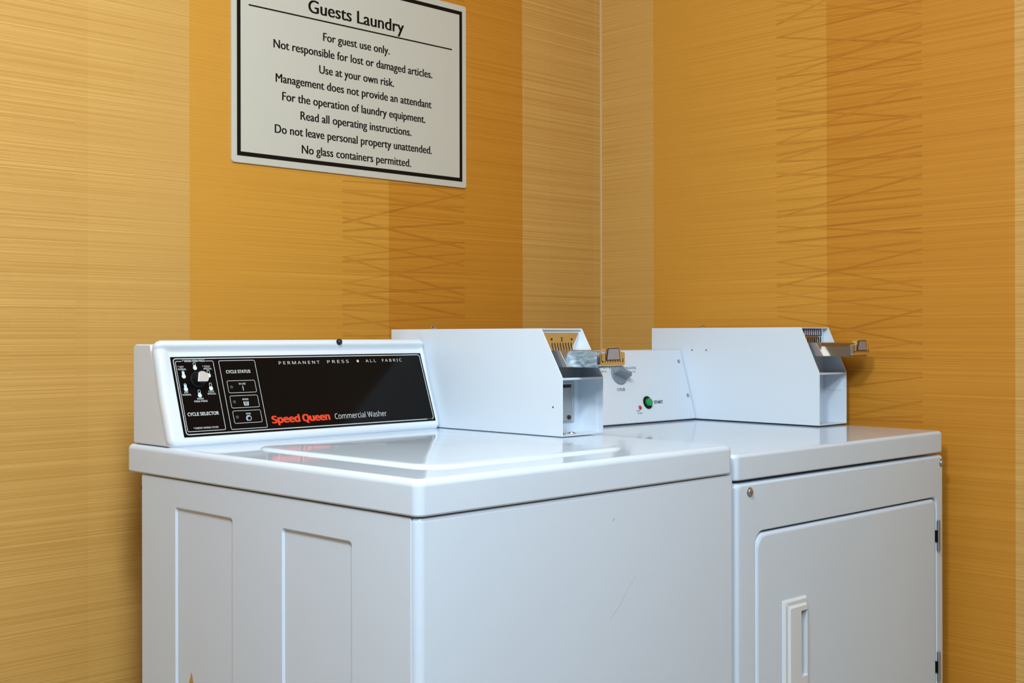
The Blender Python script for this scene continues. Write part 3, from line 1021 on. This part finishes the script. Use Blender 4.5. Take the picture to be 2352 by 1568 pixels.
# front panel with door opening
DF = frame((0, 0, 0), (1, 0, 0), (0, 0, 1))   # normal -Y
bm = bmesh.new()
dx0, dx1, dz0, dz1 = 0.0555, 0.6620, 0.165, 0.7655
po = rr(0.0012, DW - 0.0012, 0.04, DZB - 0.0075, 0.011, 8, rs=(0.004, 0.004, 0.006, 0.009))
hole = rr(dx0 - 0.0035, dx1 + 0.0060, dz0 - 0.004, dz1 + 0.0052, 0.022, 8, rs=(.022, .016, .016, .024))
pl_in = rr(0.0128, DW - 0.0088, 0.05, DZB - 0.0105, 0.008, 8, rs=(0.004, 0.004, 0.004, 0.006))
rows = plate_with_holes(bm, xf(pl_in, DF, 0.0), [xf(hole, DF, 0.0)])
def pin(i, d):
    k = i
    return xf(rr(0.0012 + 0.0116 * k, DW - 0.0012 - 0.0076 * k, 0.04 + 0.01 * k, DZB - 0.0045 - 0.0060 * k, 0.01, 8,
                 rs=(0.004, 0.004, 0.006 - .002 * k, 0.009 - .003 * k)), DF, d)
seq = []
for q in range(1, 7):
    a = 0.5 * PI * q / 6
    seq.append(pin(1 - math.sin(a), -0.0118 * (1 - math.cos(a))))
seq.append(pin(0.0, -0.030))
extend(bm, rows[0], seq, cap=False)
hl = []
for i_, d in ((0.0008, -0.0002), (0.0018, -0.0012), (0.0024, -0.003), (0.0026, -0.030)):
    hl.append(xf(rr(dx0 - 0.0035 + i_, dx1 + 0.0060 - i_, dz0 - 0.004 + i_, dz1 + 0.0052 - i_, 0.022, 8, rs=(.022, .016, .016, .024)), DF, d))
extend(bm, rows[1], hl, cap=False)
bmesh.ops.recalc_face_normals(bm, faces=bm.faces)
fpd = obj('front_panel', bm, M['enamel'], dryer, 40)
bm = bmesh.new()
box(bm, (dx0 - 0.004, 0.0215, dz0 - 0.004), (dx1 + 0.006, 0.0300, dz1 + 0.005))
obj('door_gap_shade', bm, M['dark'], dryer, 0)  # dark sheet behind the door paints the shade in its gap
for x, z in ((0.0398, 0.8350), (0.6868, 0.8348)):
    bm = bmesh.new()
    f = sub(DF, x if x < .3 else 0.6845, z)
    disc_stack(bm, f, [(0.0080, -0.0002), (0.0079, 0.0008), (0.0058, 0.0016), (0.0052, 0.0036), (0.0030, 0.0048), (0.001, 0.0050)], 24)
    obj('screw', bm, M['steel'], fpd)
# door
bm = bmesh.new()
dseq = []
for q in range(7):
    a = 0.5 * PI * q / 6
    i_ = 0.0075 * (1 - math.sin(a))
    dseq.append((i_, 0.0015 - 0.0075 * (1 - math.cos(a))))
mk = lambda i_, d: xf(rr(dx0 + i_, dx1 - i_, dz0 + i_, dz1 - i_, 0.02, 8, rs=(.02, .012, .012, .022)), DF, d)
hx0, hx1, hz0, hz1 = 0.1292, 0.2000, 0.400, 0.6450
fl = xf(rr(dx0 + .0075, dx1 - .0075, dz0 + .0075, dz1 - .0075, 0.014, 8, rs=(.014, .008, .008, .016)), DF, 0.0015)
rows = plate_with_holes(bm, fl, [xf(rr(hx0 + .004, hx1 - .004, hz0 + .004, hz1 - .004, 0.002, 4), DF, 0.0015)])
extend(bm, rows[0], [mk(.0075 * (1 - math.sin(.5 * PI * q / 6)), .0015 - .0075 * (1 - math.cos(.5 * PI * q / 6))) for q in range(1, 7)] + [mk(0, -0.020)], cap=False)
bmesh.ops.recalc_face_normals(bm, faces=bm.faces)
door = obj('door', bm, M['enamel'], dryer, 40)
# recessed pull: stepped frame, flat plate and an open finger slot
bm = bmesh.new()
HB = 0.0015
o_ = lambda i_, d: xf(rr(hx0 + i_, hx1 - i_ * 0.4, hz0 + i_, hz1 - i_, 0.003, 4), DF, HB + d)
slot = rr(0.1755, 0.1945, 0.5105, 0.6225, 0.0012, 4)
slot_b = rr(0.1755, 0.1945, 0.415, 0.4960, 0.0012, 4)
rw = [o_(0.0, -0.002), o_(0.0, 0.0010), o_(0.004, 0.0042), o_(0.0105, 0.0042), o_(0.0145, 0.0072)]
inner = rr(hx0 + .0145, hx1 - .0058, hz0 + .0145, hz1 - .0145, 0.003, 4)
rows = plate_with_holes(bm, xf(inner, DF, HB + 0.0072), [xf(slot, DF, HB + 0.0072), xf(slot_b, DF, HB + 0.0072)])
extend(bm, rows[0], list(reversed(rw)), cap=False)
for row, sl_ in ((rows[1], (0.1755, 0.1945, 0.5105, 0.6225)), (rows[2], (0.1755, 0.1945, 0.415, 0.4960))):
    a, b, c, d = sl_
    extend(bm, row, [xf(rr(a, b, c, d, .0012, 4), DF, HB - 0.012), xf(rr(a + .0008, b, c + .004, d - .004, .003, 4), DF, HB - 0.018)])
bmesh.ops.recalc_face_normals(bm, faces=bm.faces)
obj('door_handle', bm, M['plastic'], door, 30)
for za, zb in ((0.6626, 0.7204), (0.4045, 0.4621)):
    bm = bmesh.new()
    hx = 0.6672
    f = frame((hx, -0.0035, za), (1, 0, 0), (0, 1, 0))
    hgt = zb - za
    for a, b, r_ in ((0.0, 0.30, .0036), (0.305, 0.695, .0034), (0.70, 1.0, .0036)):
        disc_stack(bm, f, [(r_ * .8, a * hgt), (r_, a * hgt + .0008), (r_, b * hgt - .0008), (r_ * .75, b * hgt)], 16, cap0=True)
    disc_stack(bm, f, [(.003, hgt), (.0034, hgt + .0015), (.0018, hgt + .0035)], 14)
    hg = obj('hinge', bm, M['steel'], dryer)
    bm = bmesh.new()
    box(bm, (hx - 0.0046, -0.0040, za + hgt * .305), (hx - 0.0026, 0.006, za + hgt * .695), .0004, 1)
    obj('hinge_leaf', bm, M['black'], hg)
# console
DCv = Vector((0, 0.0454, 0.1579)).normalized()
DC = frame((0, 0.5426, 0.8974), (1, 0, 0), DCv)
bm = bmesh.new()
pro = [(0.5436, 0.9004), (0.690, 0.9004), (0.690, 1.0553), (0.588, 1.0553)]
a = [bm.verts.new((0.012, y, z)) for y, z in pro]
b = [bm.verts.new((0.6008, y, z)) for y, z in pro]
bm.faces.new(a)
bm.faces.new(list(reversed(b)))
for k in range(4):
    bm.faces.new((a[k], b[k], b[(k + 1) % 4], a[(k + 1) % 4]))
bmesh.ops.recalc_face_normals(bm, faces=bm.faces)
bmesh.ops.bevel(bm, geom=list(bm.edges), offset=0.0016, segments=3, affect='EDGES')
dcon = obj('console', bm, M['powder'], dryer)
bm = bmesh.new()
box(bm, (0.016, 0.5485, 0.8970), (0.597, 0.68, 0.9012))
obj('console_gap_shade', bm, M['dark'], dcon, 0)  # dark box painted as the shaded gap under the console
g0 = 0.0003
words(dcon, M['ink'], 'START', DC, 0.4670, 0.4976, 0.0428, 0.0066, g0, offset=0.03, fat=0.0003)
words(dcon, M['ink'], 'CYCLES', DC, 0.3555, 0.3812, 0.0753, 0.0060, g0, fat=0.0003)
words(dcon, M['ink'], 'DELICATES', DC, 0.3960, 0.4316, 0.1222, 0.0052, g0)
words(dcon, M['ink'], 'Low Temp', DC, 0.4100, 0.4270, 0.1150, 0.0034, g0)
words(dcon, M['ink'], 'HEAVY DUTY', DC, 0.3030, 0.3415, 0.1250, 0.0052, g0)
words(dcon, M['ink'], 'High Temp', DC, 0.3180, 0.3340, 0.1178, 0.0034, g0)
words(dcon, M['ink'], 'Dryer', DC, 0.4040, 0.4150, 0.0282, 0.0036, g0)
words(dcon, M['ink'], 'In Use', DC, 0.4050, 0.4200, 0.0226, 0.0036, g0)
for x, y in ((0.3470, 0.1262), (0.3925, 0.1262)):
    bm = bmesh.new()
    flat(bm, circ(x, y, 0.0015, 12), DC, g0)
    bar(bm, x, y, x + (0.001 if x < .37 else -0.0035), y + 0.006, 0.0008, DC, g0)
    obj('dial_mark', bm, M['ink'], dcon, 0)
for u_, v_ in ((0.5848, 0.1370), (0.5900, 0.0573)):
    bm = bmesh.new()
    disc_stack(bm, sub(DC, u_, v_), [(0.0046, 0.0), (0.0044, 0.0010), (0.0030, 0.0018), (0.0016, 0.0012)], 18)
    obj('screw', bm, M['steel'], dcon)
kf = sub(DC, 0.3710, 0.1130)
bm = bmesh.new()
disc_stack(bm, kf, [(0.0236, 0.0004), (0.0236, 0.0030), (0.0228, 0.0040), (0.0215, 0.0044)], 40)
dk = obj('cycle_knob', bm, M['knob'], dryer)
# finger grip across the knob: ridge that slopes away from its flat top
bm = bmesh.new()
ang = math.radians(-20)
ca, sa = math.cos(ang), math.sin(ang)
def kp(x, y, h):
    return kf[0] + kf[1] * (x * ca - y * sa) + kf[2] * (x * sa + y * ca) + kf[3] * h
base = [(-.0215, -.0085), (.0215, -.0085), (.0215, .0085), (-.0215, .0085)]
topp = [(-.0190, -.0042), (.0190, -.0042), (.0190, .0042), (-.0190, .0042)]
lo = [bm.verts.new(kp(x, y, .0040)) for x, y in base]
hi_ = [bm.verts.new(kp(x, y, .0225)) for x, y in topp]
bm.faces.new(hi_)
for k in range(4):
    bm.faces.new((lo[k], lo[(k + 1) % 4], hi_[(k + 1) % 4], hi_[k]))
bmesh.ops.recalc_face_normals(bm, faces=bm.faces)
bmesh.ops.bevel(bm, geom=list(bm.edges), offset=0.0012, segments=2, affect='EDGES')
obj('knob_grip', bm, M['knob'], dk)
bm = bmesh.new()
gy = lambda t: (.0085 + (.0042 - .0085) * t + .0006, .0040 + .0185 * t + .0002)
pA = [kp(-.0185, *gy(.42)), kp(-.0185, *gy(.54)), kp(.0185, *gy(.54)), kp(.0185, *gy(.42))]
bm.faces.new([bm.verts.new(p) for p in pA])
obj('pointer_line', bm, M['ink'], dk, 0)
bf = sub(DC, 0.4455, 0.0463)
bm = bmesh.new()
disc_stack(bm, bf, [(0.0143, 0.0), (0.0143, 0.0012), (0.0128, 0.0022), (0.0096, 0.0022), (0.0092, 0.0008)], 36)
sb = obj('start_button', bm, M['black'], dryer)
bm = bmesh.new()
disc_stack(bm, bf, [(0.0086, 0.0005), (0.0086, 0.0070), (0.0078, 0.0082), (0.004, 0.0088)], 32)
obj('button_cap', bm, M['green'], sb)
bm = bmesh.new()
disc_stack(bm, sub(DC, 0.4168, 0.0362), [(0.0046, 0.0), (0.0044, 0.0012), (0.0032, 0.0026), (0.0012, 0.0034)], 20)
obj('indicator_light', bm, M['amber'], dryer)
coin_meter(dryer, (0.6027, 0.2248, 0.9000), 0.1064, 0.0440, 0.4500, 0.1100, 0.2052, 0.0262, 'dryer')
